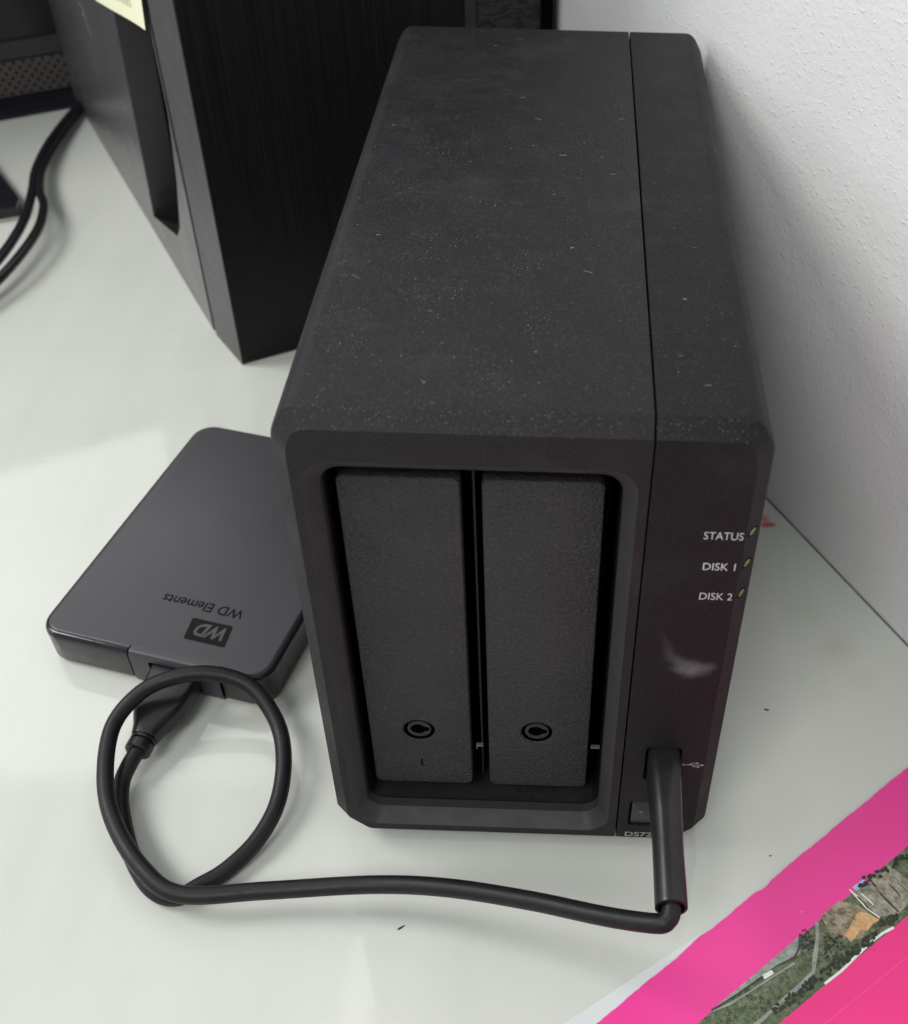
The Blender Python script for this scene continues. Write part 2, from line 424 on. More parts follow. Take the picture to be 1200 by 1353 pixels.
# dark bay behind the frame
b = MB(); b.loft([[(x, 7.0, z) for x, z in op1], [(x, 46, z) for x, z in op1]], False, True)
bay = b.build('drive_bay', M['bay'], nas)
MB().box(41.2, 41.7, 15, 45.9, 11, 138.4).build('bay_divider', M['lock'], bay)
MB().box(9.3, 74.8, 7.3, 30, 10.65, 12.0).build('bay_sill', M['shell'], bay)
for x0, x1, z in ((72.1, 74.6, 34.0), (40.3, 42.2, 33.3)):
    MB().box(x0, x1, 9.4, 10.2, z, z + .8).build('latch', M['metal'], bay)
MB().box(40.3, 40.6, 9.6, 10.2, 31.9, 33.2).build('latch', M['metal'], bay)
# drive doors
def keyhole(cx, cz, k):
    return [(cx + x * k, cz + z * k) for x, z in ((-2.3, 0), (-1.7, 1.2), (-.8, 1.75), (.4, 1.75), (1.2, 1.05), (2.5, .55), (2.5, -.55), (1.2, -1.05), (.4, -1.75), (-.8, -1.75), (-1.7, -1.2))]
for x0, x1, cx, cz in ((11.35, 39.0, 24.9, 41.6), (43.85, 71.35, 57.1, 42.2)):
    b = MB(); poly = rrect(x0, x1, 17.3, 133.0, 2.0, 5); pin = inset(poly, .5)
    hole0 = circle(cx, cz, 4.65, 40); hole1 = circle(cx, cz, 4.25, 40)
    b.flat(pin, [hole0], XZ(8.0))
    b.loft([[(x, 8.0, z) for x, z in pin], [(x, 8.12, z) for x, z in inset(poly, .2)], [(x, 8.5, z) for x, z in poly], [(x, 11.5, z) for x, z in poly]], False, True)
    b.loft([[(x, 8.0, z) for x, z in hole0], [(x, 8.35, z) for x, z in hole1]], False, False)
    t = b.build('drive_door', M['tray'], nas)
    MB().box(x0 + 1.2, x1 - 1.2, 11.4, 45, 18.5, 131.5).build('carrier', M['bay'], t)
    b = MB(); c0 = circle(cx, cz, 3.25, 36)
    b.flat(c0, [keyhole(cx, cz, 1.12)], XZ(8.55)); b.loft([[(x, 8.55, z) for x, z in c0], [(x, 10.6, z) for x, z in c0]], False, False)
    lb = b.build('lock_barrel', M['lock'], t)
    b = MB(); b.loft([[(x, 8.56, z) for x, z in keyhole(cx, cz, 1.12)], [(x, 10.9, z) for x, z in keyhole(cx, cz, 1.12)]], False, True); b.build('keyhole', M['void'], lb)  # near-black walls: keyhole shade put into the colour
    b = MB(); b.loft([[(x, 8.36, z) for x, z in circle(cx, cz, 4.25, 40)], [(x, 11.2, z) for x, z in circle(cx, cz, 4.25, 40)]], False, True); b.build('lock_recess', M['void'], t)  # shade of the groove round the barrel, also put into near-black walls
    if x0 < 20:
        MB().box(24.65, 25.15, 7.95, 8.02, 25.6, 28.6).box(25.1, 25.8, 7.95, 8.02, 25.5, 25.9).build('engraved_mark', M['void'], t)
# right-hand control cover
port = rrect(86.3, 95.9, 33.4, 48.3, 1.3, 4); btn = rrect(83.5, 91.6, 11.3, 23.2, .9, 4)
b = MB(); secs = [[(x, y, z) for x, z in rpoly(i)] for y, i in ys]
b.loft(secs, True, False); b.flat(rpoly(C), [port, btn], XZ(0))
for h in (port, btn): b.loft([[(x, 0, z) for x, z in h], [(x, 2.5, z) for x, z in h]], False, True)
cover = b.build('control_cover', M['panel'], nas, 22)
b = MB().face([(x, 2.3, z) for x, z in rrect(86.35, 95.85, 33.45, 48.25, 1.3, 4)]); b.build('usb_socket', M['void'], nas)
b = MB(); b.prism(rrect(84.25, 90.9, 12.1, 22.5, .8, 4), lambda x, z, y: (x, y, z), 2.2, .35, .3); pb = b.build('power_button', M['button'], nas)
b = MB().face([(x, .33, z) for x, z in circle(87.0, 17.5, .55, 14)]); b.build('power_light', M['blueled'], pb)
for (x, z) in ((103.9, 125.9), (104.0, 116.1), (104.1, 106.4)):
    cxs = []
    for k in range(14):
        t = 2 * math.pi * k / 14; u, v = 1.35 * math.cos(t), .85 * math.sin(t)
        u, v = u * .82 - v * .57, u * .57 + v * .82
        cxs.append((u, v))
    f = lambda u, v, hh: (104.15 + (u) * .707 - hh * .707 + .0, 1.85 + u * .707 - hh * .707 * -1 * -1, z + v * 1.15)
    def f(u, v, hh, z=z):       # point on the bevelled right edge, hh millimetres proud
        return (103.85 + u * .707 + hh * .707, 1.55 + u * .707 - hh * .707, z + v)
    b = MB(); b.prism([(u * 1.2, v * 1.2) for u, v in cxs], f, -.6, .05); rim = b.build('led_rim', M['void'], nas)
    b = MB(); b.prism([(u * .85, v * .85) for u, v in cxs], f, -.5, .10, .05); b.build('status_led', M['led'], rim)
X, Z, NY = (1, 0, 0), (0, 0, 1), None
for t, x, z, wd in (('STATUS', 93.1, 124.55, 8.7), ('DISK 1', 93.9, 115.05, 7.3), ('DISK 2', 94.1, 105.4, 7.6)):
    lettering('lettering', t, (x, 0, z), X, Z, M['print'], cover, wd, 2.3)
lettering('lettering', 'DS72', (83.1, 0, 5.9), X, Z, M['dimprint'], cover, 7.7, 2.2, bold=.012)
b = MB(); zz = 41.2; y = -.06
b.face([(96.6, y, zz - .14), (101.4, y, zz - .14), (101.4, y, zz + .14), (96.6, y, zz + .14)])
b.face([(101.3, y, zz - .55), (102.3, y, zz), (101.3, y, zz + .55)])
b.face([(x, y, z) for x, z in circle(96.8, zz, .5, 12)])
b.face([(97.9, y, zz + .1), (99.0, y, zz + 1.0), (100.1, y, zz + 1.0), (100.1, y, zz + .75), (99.1, y, zz + .75), (98.3, y, zz + .1)])
b.face([(98.7, y, zz - .1), (99.6, y, zz - .95), (100.5, y, zz - .95), (100.5, y, zz - .7), (99.75, y, zz - .7), (99.1, y, zz - .1)])
b.face([(x, y, z) for x, z in circle(100.3, zz + .88, .38, 10)]); b.box(100.4, 101.0, y, y + .02, zz - 1.15, zz - .55)
b.build('usb_symbol', M['dimprint'], cover, fix=False)
for x, y in ((14, 16), (92, 16), (14, 204), (92, 204)):
    b = MB(); b.prism(circle(x, y, 6, 20), lambda a, c, h: (a, c, h), ZB + .6, 0, .5); b.build('rubber_foot', M['foot_rubber'], nas)
# dust and lint lying on the top
b = MB()
def fleck(b, x, y, z, l, wd, a):
    dx, dy = math.cos(a), math.sin(a)
    b.face([(x - dx * l - dy * wd, y - dy * l + dx * wd, z), (x + dx * l - dy * wd, y + dy * l + dx * wd, z), (x + dx * l + dy * wd, y + dy * l - dx * wd, z), (x - dx * l + dy * wd, y - dy * l - dx * wd, z)])
k = 0
while k < 5200:
    x, y = random.uniform(6, 100), random.uniform(4.5, 216)
    dens = .10 + .9 * math.exp(-((x - 28) / 38) ** 2) * math.exp(-((y - 45) / 75) ** 2) + .12 * math.exp(-(y / 60) ** 2)
    dens *= .25 + 1.3 * max(0, math.sin(x * .21 + 2 * math.sin(y * .05)) * math.sin(y * .13 + x * .06))
    if random.random() > dens or abs(x - SEAM) < .6: continue
    r = min(.15, .028 + random.expovariate(1 / .02)); fleck(b, x, y, H + .04, r * random.uniform(1, 1.8), r * random.uniform(.5, 1), random.uniform(0, 3.2)); k += 1
tag(b.build('dust', M['dust'], nas, fix=False), kind='stuff')
b = MB()
for u, v, l, a in ((576, 141, .35, 0), (711, 157, 1.6, -.5), (822, 157, 1.0, 0), (744, 205, 1.5, .1), (810, 230, 1.3, .05), (732, 257, .5, 0), (621, 213, .8, -.3), (687, 51, 1.6, -.2), (690, 129, 1.6, .5), (756, 327, .6, 0), (777, 359, 1.7, -.5), (918, 327, .8, -.2), (972, 457, .35, 0), (936, 509, 1.0, 0), (900, 470, .7, .1), (455, 345, .35, 0), (470, 365, 2.0, -.7), (500, 310, .8, .3), (650, 400, .3, 0), (530, 470, .35, 0), (560, 505, .5, .6), (708, 465, .4, 0), (905, 395, .6, 0), (655, 60, .7, .4), (520, 165, .5, .2), (608, 545, .25, 0), (820, 560, .2, 0)):
    P = onz(u, v, H + .06); fleck(b, P.x, P.y, P.z, l * .7, .10 + .12 * random.random() if l > .6 else l * .5, a)
tag(b.build('lint', M['lint'], nas, fix=False), kind='stuff')
b = MB()
for k in range(160):           # specks caught on the front bevel and the rims
    x = random.uniform(6, 101); t = random.random()
    fleck(b, x, C * (1 - t) - .03, H - C * t + .03, random.uniform(.05, .16), random.uniform(.04, .1), random.uniform(0, 3))
tag(b.build('rim_dust', M['dust'], nas, fix=False), kind='stuff')

# ------------------------------------------------------------------ portable drive
UX, UW = Vector((.9724, -.2334, 0)), Vector((.2334, .9724, 0))
def dl(u, v, z): return UX * u + UW * v + Vector((0, 0, z))
drv = thing('portable_hard_drive', dl(-79, 93, 0), 'slim charcoal portable hard drive lying flat beside the storage box', 'hard drive')
outer = rrect(-119.9, -38.2, 36.2, 150.6, 8, 8)
b = MB()
b.loft([[dl(u, v, z) for u, v in inset(outer, i)] for z, i in ((.3, 2.0), (.9, 1.0), (2.0, .5), (11.2, .15))], True, True)
base = b.build('base', M['drive_base'], drv)
b = MB()
b.loft([[dl(u, v, z) for u, v in inset(outer, i)] for z, i in ((11.2, .1), (12.4, 0), (13.3, .15), (14.0, .55), (14.4, 1.15), (14.5, 1.7))], True, True)
rim = b.build('rim', M['drive_gloss'], drv)
b = MB(); tl = inset(outer, 1.5)
b.loft([[dl(u, v, z) for u, v in inset(tl, i)] for z, i in ((14.3, 0), (14.65, .08), (14.9, .35), (15.0, .9))], False, True)
top = b.build('top_shell', M['drive_top'], drv)
TL, TR = -86.0, -54.7
b = MB()                    # matte tongue of the shell folding down over the front
prof = [(39.5, 14.95), (37.3, 14.95), (36.5, 14.6), (36.0, 13.8), (35.8, 12.6), (35.95, 3), (36.6, .6), (39.5, .6)]
b.loft([[dl(u, v, z) for v, z in prof] for u in (TL, TR)])
tng = b.build('front_tongue', M['drive_top'], drv, 30)
for u, du in ((TL - .45, .35), (TR + .1, .35)):
    b = MB(); b.loft([[dl(uu, v - .06, z) for v, z in [(38.8, 15.06), (37.3, 15.0), (36.4, 14.6), (35.92, 13.8), (35.82, 12.6), (36.0, 3), (38, 3)]] for uu in (u, u + du)]); b.build('seam_gap', M['void'], drv)
b = MB(); b.face([dl(u, 35.78, z) for u, z in rrect(-79.3, -61.6, 3.0, 12.2, .8, 3)]); b.build('usb_socket', M['void'], tng)
# badge and engraved name, written towards the far end
bd = fillet([(-72.6, 55.2), (-58.4, 54.6), (-57.2, 45.9), (-71.5, 45.4)], .6, 3)
bd = fillet([(-72.9, 54.9), (-58.3, 54.9), (-56.9, 45.8), (-71.5, 45.8)], .6, 3)
b = MB(); b.face([dl(u, v, 15.03) for u, v in bd]); bdo = b.build('badge', M['badge'], top)
lettering('badge_lettering', 'WD', dl(-59.2, 53.2, 15.03), -UX, -UW, M['badge_letter'], bdo, 10.6, 5.6, .22, .035)
lettering('engraved_name', 'WD Elements', dl(-57.4, 62.2, 15.0), -UX, -UW, M['engrave'], top, 29.3, 4.0, 0, .012, lift=.04)

# ------------------------------------------------------------------ usb lead between them
lead = thing('usb_cable', onz(240, 1190, 0), 'black usb lead looped once on the desk, joining drive and storage box', 'cable')
cordp = [(91.6, -26, 38.5), (91.7, -36, 37.8), (91.7, -39.8, 37.0), (90.8, -41.9, 36.2), (88.0, -42.4, 35.0)]
for (u, v), z in [((800, 1211), 30), ((700, 1190), 23), ((590, 1173), 17), ((490, 1169), 12), ((350, 1177), 9), ((240, 1182), 8.3), ((190, 1150), 9), ((152, 1090), 10), ((139, 1030), 11), ((149, 960), 13), ((186, 915), 16.5), ((230, 895), 18.5), ((280, 890), 18.5), ((330, 906), 16), ((364, 950), 12), ((375, 1000), 9), ((367, 1060), 6), ((340, 1110), 4), ((300, 1149), 3), ((265, 1170), 2.6), ((232, 1186), 2.6), ((200, 1174), 2.6), ((174, 1130), 2.6), ((160, 1070), 2.9), ((161, 1035), 4.5), ((170, 1012), 6.4)]:
    cordp.append(onz(u, v, z))
CE = onz(181, 994, 7.6); CS = dl(-69.9, 35.9, 7.8); ca = (CE - CS); CL = ca.length; ca.normalize(); cxd = Vector((-ca.y, ca.x, 0)).normalized() * -1; czd = cxd.cross(ca)
cordp += [CE + ca * -1.5]
b = MB(); b.tube(catmull(cordp, 7), 2.45, 18); b.build('cord', M['cord'], lead, 60)
b = MB()                    # micro-B plug with ribbed boot
def csec(t, hw, hh, r): return [CS + ca * t + cxd * x + czd * z for x, z in rrect(-hw, hw, -hh, hh, r, 4)]
b.loft([csec(-1.5, 8.2, 3.9, 1.2), csec(9, 8.2, 4.1, 1.6), csec(12, 8.1, 4.3, 2.0), csec(15, 7.5, 4.4, 2.4), csec(18.5, 6.0, 4.2, 2.8), csec(21.5, 4.7, 3.9, 2.9), csec(24, 4.1, 3.7, 2.9), csec(24.6, 3.9, 3.6, 2.9)])
plug1 = b.build('drive_plug', M['plug'], lead, 50)
b = MB(); T = [(24.2, 3.0), (25.0, 3.0), (25.05, 3.9), (25.9, 3.9), (25.95, 3.0), (26.7, 3.0), (26.75, 4.0), (CL - .4, 4.0), (CL, 3.6)]
b.tube([CS + ca * t for t, r in T], [r for t, r in T], 22); b.build('strain_relief', M['plug'], plug1, 40)
b = MB()                    # host plug in a long sleeve
def psec(y, hw, hh, zc, r, xc=91.2): return [(xc + x, y, zc + z) for x, z in rrect(-hw, hw, -hh, hh, r, 6)]
b.loft([psec(2.2, 4.2, 6.9, 40.9, 2.0), psec(-1, 4.2, 6.9, 40.9, 2.2), psec(-8, 4.15, 6.4, 40.7, 3.2, 91.3), psec(-16, 4.05, 5.2, 39.9, 3.8, 91.4), psec(-24, 3.95, 4.4, 39.0, 3.9, 91.5), psec(-38.5, 4.1, 4.15, 37.5, 4.05, 91.7), psec(-39.5, 4.05, 4.1, 37.4, 4.0, 91.7), psec(-39.6, 3.4, 3.45, 37.4, 3.35, 91.7), psec(-28, 3.3, 3.3, 38.6, 3.2, 91.6)], True, True)
plug2 = b.build('host_plug', M['plug'], lead, 50)

# ------------------------------------------------------------------ computer tower behind
EB = Vector((-97, 255.6, 0)); TE = Vector((-.5061, .8625, 0)).normalized(); TD = Vector((TE.y, -TE.x, 0)); K = Vector((-80.3, 233.3, 0))
def ts(t, z, dep=0.0): return EB + TE * t + TD * dep + Vector((0, 0, z))        # on the left side panel
def tf(x, z, out=0.0): return K + TD * x - TE * out + Vector((0, 0, z))         # on the front
tw = thing('computer_tower', EB + TE * 150 + TD * 75, 'tall black computer tower with brushed front and grip in its side panel', 'computer')
TZ = 330.0; TDEP = 302.0
groove = [(100.2, 13), (45, 29), (34, 39), (18, 70), (7, 103), (8.5, 140), (10, 200), (12, 300), (58, 300), (68, 200), (80, 125)]
b = MB()
outl = [(5.4, .5), (TDEP, .5), (TDEP, TZ), (5.4, TZ)]
b.flat(outl, [groove], lambda t, z: ts(t, z))
b.loft([[ts(t, z) for t, z in outl], [ts(t, z, 2.5) for t, z in outl]], False, False)
b.build('side_panel', M['steel'], tw, 20)
b = MB(); Lp = [(100.2, 13), (80, 125), (68, 200), (58, 300)]; Rp = [(45, 29), (34, 39), (18, 70), (7, 103), (8.5, 140), (10, 200), (12, 300)]
Dp = [(97, 6), (77, 125), (65, 200), (55, 300)]; dd = 15
ii = lambda P, dep=0.0: [ts(t, z, dep) for t, z in P]
L3, R3, D3 = ii(Lp), ii(Rp), ii(Dp, dd)
for k in range(3): b.face([L3[k], L3[k + 1], D3[k + 1], D3[k]])
b.face([L3[0], D3[0], R3[0]])
def lerp_at(P, z):
    for p, q in zip(P, P[1:]):
        if p[1] <= z <= q[1]: return p[0] + (q[0] - p[0]) * (z - p[1]) / (q[1] - p[1])
    return P[0][0] if z < P[0][1] else P[-1][0]
zs = [29 + (300 - 29) * k / 24 for k in range(25)]; rows = []
for z in zs:
    td, tr = lerp_at(Dp, z), lerp_at(Rp, z)
    rows.append([ts(td + (tr - td) * s, z, dd * (1 - s) ** .75 if s < 1 else 0) for s in (0, .12, .28, .45, .6, .75, .88, 1)])
b.face([D3[0]] + rows[0][::-1]) if False else None
b.loft([list(x) for x in zip(*rows)], False, False, closed=False)
b.face([D3[0]] + rows[0])
b.build('grip_recess', M['groove'], tw, 30)
b = MB()                    # plain grey edge strip of the bezel, turned slightly to the front
e0 = EB + TE * .8; e1 = K + TE * .4 + TD * .0
b.loft([[Vector((*p.xy, z)) for p in (e0, e1, e1 + TD * 3 + TE * 1, e0 + TD * 6)] for z in (.5, TZ)])
b.build('bezel_strip', M['strip'], tw)
b = MB(); b.loft([[Vector((*p.xy, z)) for p in (EB + TE * 7 + TD * 2.6, EB + TE * .2 + TD * 2.6, EB + TE * .2 + TD * 5, EB + TE * 7 + TD * 5)] for z in (.6, TZ - 1)]); b.build('seam_gap', M['void'], tw)
b = MB()
def tbox(b, x0, x1, d0, d1, z0, z1):
    q = [tf(x0, 0, -d0), tf(x1, 0, -d0), tf(x1, 0, -d1), tf(x0, 0, -d1)]
    return b.loft([[p + Vector((0, 0, z0)) for p in q], [p + Vector((0, 0, z1)) for p in q]])
tbox(MB(), .6, 113.2, .3, 12, 1.5, TZ).build('front_panel', M['brushed'], tw)
tbox(MB(), 113.8, 118.6, .6, 12, 1.5, TZ).build('trim_strip', M['groove'], tw)
tbox(MB(), 118.6, 149.5, 2.0, 12, 1.5, TZ).build('vent_strip', M['vent'], tw)
tbox(MB(), 149.5, 154.5, .9, 12, 1.5, TZ).build('trim_strip', M['void'], tw)
q = [EB + TE * 10 + TD * 20, EB + TE * 10 + TD * 150, EB + TE * (TDEP - 1) + TD * 150, EB + TE * (TDEP - 1) + TD * 20]
q = [tf(8, 0, -12.2), tf(154, 0, -12.2), EB + TE * (TDEP - 2) + TD * 157, EB + TE * (TDEP - 2) + TD * 18]
MB().loft([[Vector((*p.xy, z)) for p in q] for z in (1.2, TZ - .5)]).build('case_body', M['void'], tw)
for t, x in ((16, 22), (16, 146), (280, 28), (280, 146)):
    P = EB + TE * t + TD * x
    MB().prism(circle(P.x, P.y, 7, 16), lambda a, c, h: (a, c, h), 1.4, 0).build('rubber_foot', M['foot_rubber'], tw)
b = MB()
for t, z, l, wd, a in ((171, 92, 3, .5, 1.2), (168, 89, 5, .5, 1.35), (163, 86, 4, .45, 1.3), (176, 94, 2, .7, .4), (180, 96, 1.6, .6, 1.9), (174, 90, 1.2, .7, .3), (183, 92, 1, .5, 1)):
    c, s_ = math.cos(a), math.sin(a)
    b.face([ts(t + dx * c - dz * s_, z + dx * s_ + dz * c, -.12) for dx, dz in ((-l, -wd), (l, -wd * .4), (l, wd * .4), (-l, wd))])
b.build('paint_chip', M['dimprint'], tw, fix=False)
# yellow label stuck on the tower
nt = thing('paper_note', ts(60, 120, -1), 'pale yellow printed paper note stuck on the side of the tower', 'note')
b = MB(); g = []
c00, c10 = (116, 114, 1.0), (5, 136.6, 1.2)
for j in range(7):
    row = []
    for i in range(9):
        s_, r = i / 8, j / 6
        t = c00[0] + (c10[0] - c00[0]) * s_ + r * (14 - 34 * s_); z = c00[1] + (c10[1] - c00[1]) * s_ + 70 * r
        row.append(ts(t, z, -(1.0 + 1.5 * s_ ** 3 * (1 - r) + .3 * math.sin(s_ * 5 + r * 3))))
    g.append(row)
b.loft(g, False, False, closed=False); b.build('sheet', M['note'], nt)
nx = (ts(5, 136.6) - ts(116, 114)).normalized(); ny = (Vector((0, 0, 1)) - nx * nx.z).normalized()
lettering('lettering', '000-00-000', ts(92, 125.5, -1.9), nx, ny, M['note_print'], nt, 66, 5.5, lift=.3)
lettering('lettering', 'IN', ts(44, 142, -2.2), nx, ny, M['note_print'], nt, 16, 9, lift=.3)

# ------------------------------------------------------------------ monitor at the far left
MB0 = Vector((-284, 491, 0))
def mf(x, z, out=0.0): return MB0 + TD * x - TE * out + Vector((0, 0, z))
mon = thing('desktop_monitor', mf(-60, 0, -40), 'dark desktop monitor with perforated speaker strip below its black screen', 'monitor')
def mbox(x0, x1, o0, o1, z0, z1):
    q = [mf(x0, 0, o0), mf(x1, 0, o0), mf(x1, 0, o1), mf(x0, 0, o1)]
    return MB().loft([[p + Vector((0, 0, z0)) for p in q], [p + Vector((0, 0, z1)) for p in q]])
XL, XR = -330, 52
cw, rh, hr = 5.6, 2.94, 1.0
b = MB()
for r in range(7):
    z0 = 8.0 + r * rh; x0 = -40 + (cw / 2 if r % 2 else 0)
    xs_ = [x0 + cw * k for k in range(16)]
    for x in xs_[:-1]:
        cxx, czz = x + cw / 2, z0 + rh / 2; ring0, ring1 = [], []
        for k in range(12):
            a = math.pi * 2 * k / 12; c, s_ = math.cos(a), math.sin(a); m = min(cw / 2 / max(abs(c), 1e-6), rh / 2 / max(abs(s_), 1e-6))
            ring0.append((cxx + c * m, czz + s_ * m)); ring1.append((cxx + hr * c, czz + hr * s_))
        for k, (sx_, sz_) in ((1, (1, 1)), (5, (-1, 1)), (7, (-1, -1)), (11, (1, -1))):
            ring0[k] = (cxx + sx_ * cw / 2, czz + sz_ * rh / 2)
        b.loft([[mf(p, q_) for p, q_ in ring0], [mf(p, q_) for p, q_ in ring1], [mf(p, q_, -1.2) for p, q_ in ring1]], False, False)
    for xa, xb in ((XL, xs_[0]), (xs_[-1], XR)): b.face([mf(xa, z0), mf(xb, z0), mf(xb, z0 + rh), mf(xa, z0 + rh)])
b.build('speaker_grille', M['grille'], mon)
mbox(XL - 2, XR, 14, -30, .2, 2.2).build('dark_slab', M['monitor_dark'], mon)  # thin dark slab reaching forward below the grille
mbox(XL, XR, -1.5, -20, 2.2, 7.9).build('base_skirt', M['monitor_dark'], mon)
mbox(XL + .5, XR - .5, -3, -20, 8.4, 28.2).build('speaker_box', M['void'], mon)
mbox(XL, XR, .4, -18, 29.6, 39.6).build('lower_bezel', M['monitor'], mon)
mbox(XL + 2, XR - 2, -2.2, -16, 39.7, 250).build('screen', M['screen'], mon)
mbox(XL - 10, XL, .6, -18, 8, 260).build('side_bezel', M['monitor'], mon)
mbox(XR, XR + 9, .6, -18, 8, 260).build('side_bezel', M['monitor'], mon)
mbox(XL, XR, .6, -18, 250, 260).build('top_bezel', M['monitor'], mon)
mbox(-180, -120, -20, -45, 3, 180).build('stand_neck', M['monitor'], mon)
ft = [onz(25, 262, 7), onz(0, 232, 7) + Vector((-40, 55, 0)), mf(-120, 7, -70), mf(-200, 7, -70), Vector((-420, 380, 7)), onz(21, 273, 7) + Vector((-150, -75, 0)), onz(21, 273, 7)]
b = MB(); b.loft([[(p.x, p.y, z) for p in ft] for z in (1.5, 7)]); b.build('stand_foot', M['cable_shiny'], mon)
b = MB(); b.loft([[(p.x + ox, p.y + oy, z) for p in ft[-3:] for ox, oy in ((0, 0),)] + [] for z, ox_, oy_ in ((.3, 0, 0), (1.5, 0, 0)) for ox, oy in ((0, -1.2),)]); b.build('foot_glint', M['pale_glint'], mon)  # pale strip imitating the glint along the foot's lower edge
# two leads from the tower
for pts, lab in (([(112, 132, 6), (88, 158, 5), (64, 190, 6), (47, 225, 8), (42, 255, 10), (32, 290, 11), (8, 330, 10), (-25, 368, 9), (-70, 410, 6)], 'thin shiny black lead curving across the desk beside the monitor foot'),
                 ([(113, 136, 3.4), (96, 160, 4), (74, 192, 5), (56, 225, 7), (53, 252, 10), (58, 272, 11), (50, 303, 11), (22, 343, 10), (-15, 382, 8), (-70, 430, 5)], 'black lead bowing outward next to its twin at the tower foot')):
    pp = [onz(*x) for x in pts]
    cb = thing('power_cable', pp[0] * 1.0 - Vector((0, 0, pp[0].z)), lab, 'cable', 'black leads behind the tower')
    b = MB(); b.tube(catmull(pp, 7), 2.35, 14); b.build('cord', M['cable_shiny'], cb, 60)

# ------------------------------------------------------------------ printed card and sheet at the front
G = Vector((96.7, 82.6, 0)).normalized(); GP = Vector((G.y, -G.x, 0)); F0 = Vector((75.3, -51.8, 0))
def fl(a, c, z): return F0 + G * a + GP * c + Vector((0, 0, z - .55 if z else 0))
fly = thing('printed_card', fl(60, 60, 0), 'bright magenta card with a strip of aerial photograph across it', 'flyer')
def edge(a): return .10 * math.sin(a * .31) + .06 * math.sin(a * .93 + 1) + .5 * math.exp(-((a - 62) / 2.5) ** 2) - .35 * math.exp(-((a - 36) / 3) ** 2) + .04 * math.sin(a * 2.3)
A0, A1 = -70, 152; N_ = 260
al = [A0 + (A1 - A0) * k / N_ for k in range(N_ + 1)]
def strip(f0, f1, z, name, m, par):
    b = MB(); b.loft([[fl(a, f0(a), z) for a in al], [fl(a, f1(a), z) for a in al]], False, False, closed=False)
    return b.build(name, m, par)
b = MB(); core0 = [fl(a, edge(a) - .22 - .10 * math.sin(a * 1.7), 1.2) for a in al]; core1 = [fl(a, 105, 1.2) for a in al]
dn = Vector((0, 0, .3))
b.loft([core0, core1, [p - dn for p in core1], [p - dn for p in core0], core0], False, False, closed=False); core = b.build('card_stock', M['whitepaper'], fly)
def cut(p, q):             # line through two picture points as an offset from the long edge
    P, Q = onz(*p, 1.3) - F0, onz(*q, 1.3) - F0
    a0, c0, a1, c1 = P.dot(G), P.dot(GP), Q.dot(G), Q.dot(GP)
    return lambda a: c0 + (c1 - c0) * (a - a0) / (a1 - a0)
c1f = cut((1200, 1117), (920, 1353)); c2f = cut((1200, 1209), (1028, 1353))
strip(lambda a: edge(a), lambda a: c1f(a), 1.30, 'magenta_band', M['pink'], core)
ph = strip(lambda a: c1f(a) , lambda a: c2f(a) , 1.30, 'aerial_photograph', M['aerial'], core)
strip(lambda a: c2f(a), lambda a: 104.8, 1.30, 'pink_field', M['pink2'], core)
def zp(x, y, z): return onz(900 + x / 4, 1100 + y / 4, z - .55)
def ink(name, poly, m, z):
    b = MB(); b.face([zp(x, y, z) for x, y in poly]); return b.build(name, m, ph, fix=False)
def inkline(name, pts, wd, m, z, jag=0):
    pts = [Vector(p) for p in pts]; b = MB(); A, B_ = [], []
    for i, p in enumerate(pts):
        t = (pts[min(i + 1, len(pts) - 1)] - pts[max(i - 1, 0)]).normalized(); nrm = Vector((-t.y, t.x)) * (wd / 2 + random.uniform(-jag, jag))
        A.append(zp(*(p + nrm), z)); B_.append(zp(*(p - nrm), z))
    b.loft([A, B_], False, False, closed=False); return b.build(name, m, ph, fix=False)
ink('print_lot', [(170, 932), (300, 822), (430, 715), (560, 603), (640, 535), (628, 640), (520, 705), (400, 790), (280, 870)], M['ink_lot'], 1.34)
ink('print_field', [(740, 442), (835, 362), (930, 380), (1010, 440), (960, 560), (860, 570), (790, 540)], M['ink_brown'], 1.34)
ink('print_field', [(900, 318), (960, 290), (1090, 165), (1200, 250), (1200, 380), (1150, 430), (1050, 445)], M['ink_stripe'], 1.34)
ink('print_earth', [(868, 545), (905, 470), (935, 420), (985, 425), (1052, 462), (1020, 480), (985, 520), (950, 515), (900, 580)], M['ink_orange'], 1.38)
inkline('print_road', [(718, 470), (722, 560), (708, 660), (700, 735), (640, 800), (560, 868), (470, 950), (400, 1012), (330, 1070)], 22, M['ink_road'], 1.38, 2)
inkline('print_road', [(170, 945), (260, 905), (350, 850), (470, 772), (600, 690)], 11, M['ink_road'], 1.38, 2)
inkline('print_track', [(160, 940), (280, 868), (400, 785), (500, 710), (600, 660), (626, 610), (632, 535)], 12, M['ink_track'], 1.42, 3)
inkline('print_verge', [(760, 800), (850, 730), (930, 650), (1010, 575), (1070, 530), (1125, 502)], 15, M['ink_white'], 1.42, 1)
for k in range(11):
    x, y = 930 + 24 * k, 330 - 7 * k + random.uniform(-18, 14)
    inkline('print_furrow', [(x, y), (x + 34, y + 30), (x + 62, y + 52 + random.uniform(0, 14))], random.uniform(3, 7), M[random.choice(['ink_track', 'ink_white', 'ink_road', 'ink_stripe'])], 1.43, 1)
for k in range(9):
    x, y = 770 + 16 * k, 430 + random.uniform(-40, 60)
    inkline('print_furrow', [(x, y), (x + 18, y + 16), (x + 40, y + 26)], random.uniform(3, 6), M[random.choice(['ink_track', 'ink_road', 'ink_stripe'])], 1.39, 1)
ink('print_roof', [(430, 752), (478, 726), (492, 745), (442, 778)], M['ink_white'], 1.44)
ink('print_pool', [(905, 290), (975, 236), (962, 282), (925, 310)], M['ink_blue'], 1.40)
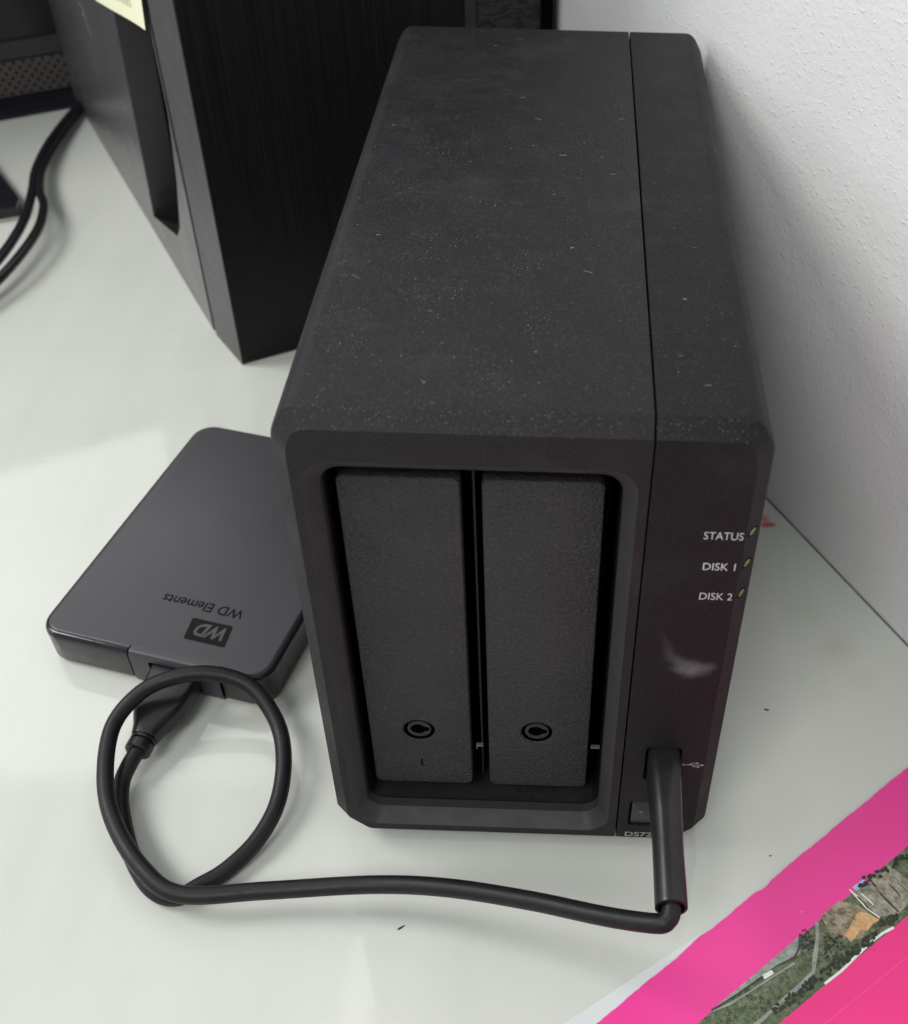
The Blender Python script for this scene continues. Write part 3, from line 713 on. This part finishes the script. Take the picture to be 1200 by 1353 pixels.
inkline('print_path', [(890, 300), (930, 340), (980, 400), (1050, 450)], 9, M['ink_white'], 1.41, 2)
inkline('print_path', [(1075, 150), (1110, 195), (1200, 275)], 10, M['ink_stripe'], 1.41, 3)
inkline('print_path', [(1000, 250), (1080, 350), (1150, 420)], 8, M['ink_track'], 1.41, 3)
b = MB()
def tree(x, y, r):
    b.face([zp(x + r * random.uniform(.7, 1.2) * math.cos(a * .9), y + r * random.uniform(.7, 1.3) * math.sin(a * .9), 1.46 + random.random() * .02) for a in range(7)])
for k in range(120):
    s_ = random.random(); x = 480 + s_ * 560; y = 960 - s_ * 420 + random.uniform(-34, 22); tree(x, y, random.uniform(7, 14))
for k in range(40):
    tree(random.uniform(760, 860), random.uniform(540, 680), random.uniform(5, 11))
for k in range(46):
    s_ = random.random(); tree(930 + s_ * 270, 280 - s_ * 160 + random.uniform(-18, 26), random.uniform(6, 13))
for k in range(30):
    s_ = random.random(); tree(1050 + s_ * 90, 480 - s_ * 30 + random.uniform(-18, 18), random.uniform(7, 13))
for k in range(30):
    s_ = random.random(); tree(655 + random.uniform(-15, 45), 510 + s_ * 130, random.uniform(4, 9))
tag(b.build('printed_trees', M['ink_tree'], ph, fix=False), kind='stuff')
b = MB(); P, Q = onz(1200, 1264, .81), onz(1090, 1353, .81); dv = (Q - P).normalized(); nv = Vector((-dv.y, dv.x, 0)) * .22
b.face([P - dv * 30 - nv, Q + dv * 30 - nv, Q + dv * 30 + nv, P - dv * 30 + nv]); b.build('crease', M['pink'], core, fix=False)
# white sheet under the card
P, Q = onz(745, 1353, .3), onz(905, 1247, .3); dv = (Q - P).normalized(); nv = Vector((dv.y, -dv.x, 0))
sh = [P - dv * 160, Q + dv * 6, Q + dv * 6 + nv * 60, P - dv * 160 + nv * 90]
b = MB(); b.loft([[(p.x, p.y, .08) for p in sh], [(p.x, p.y, .30) for p in sh]])
o = b.build('paper_sheet', M['whitepaper']); tag(o, 'plain white paper sheet peeking out from under the magenta card', 'paper')

# ------------------------------------------------------------------ crumbs on the desk
def crumb(u, v, l, wd, a, lab):
    P = onz(u, v, 0); b = MB(); dx, dy = Vector((math.cos(a), math.sin(a), 0)), Vector((-math.sin(a), math.cos(a), 0))
    b.loft([[P + dx * (l * t) + dy * (wd * s_ * k * random.uniform(.7, 1.2)) + Vector((0, 0, h * wd)) for s_, h in ((-1, .02), (1, .02), (.6, 1.2), (-.6, 1.2))] for t, k in ((-1, .4), (-.3, 1), (.4, .8), (1, .3))])
    tag(b.build('crumb', M['crumb']), lab, 'crumb', 'crumbs on the desk')
crumb(530, 1226, 1.1, .28, .6, 'dark sliver of debris on the desk in front of the looped cable')
crumb(1013, 938, .8, .3, -.2, 'dark crumb on the desk between storage box and wall')
crumb(1018, 1131, .4, .2, .1, 'small crumb on the desk just off the magenta card edge')
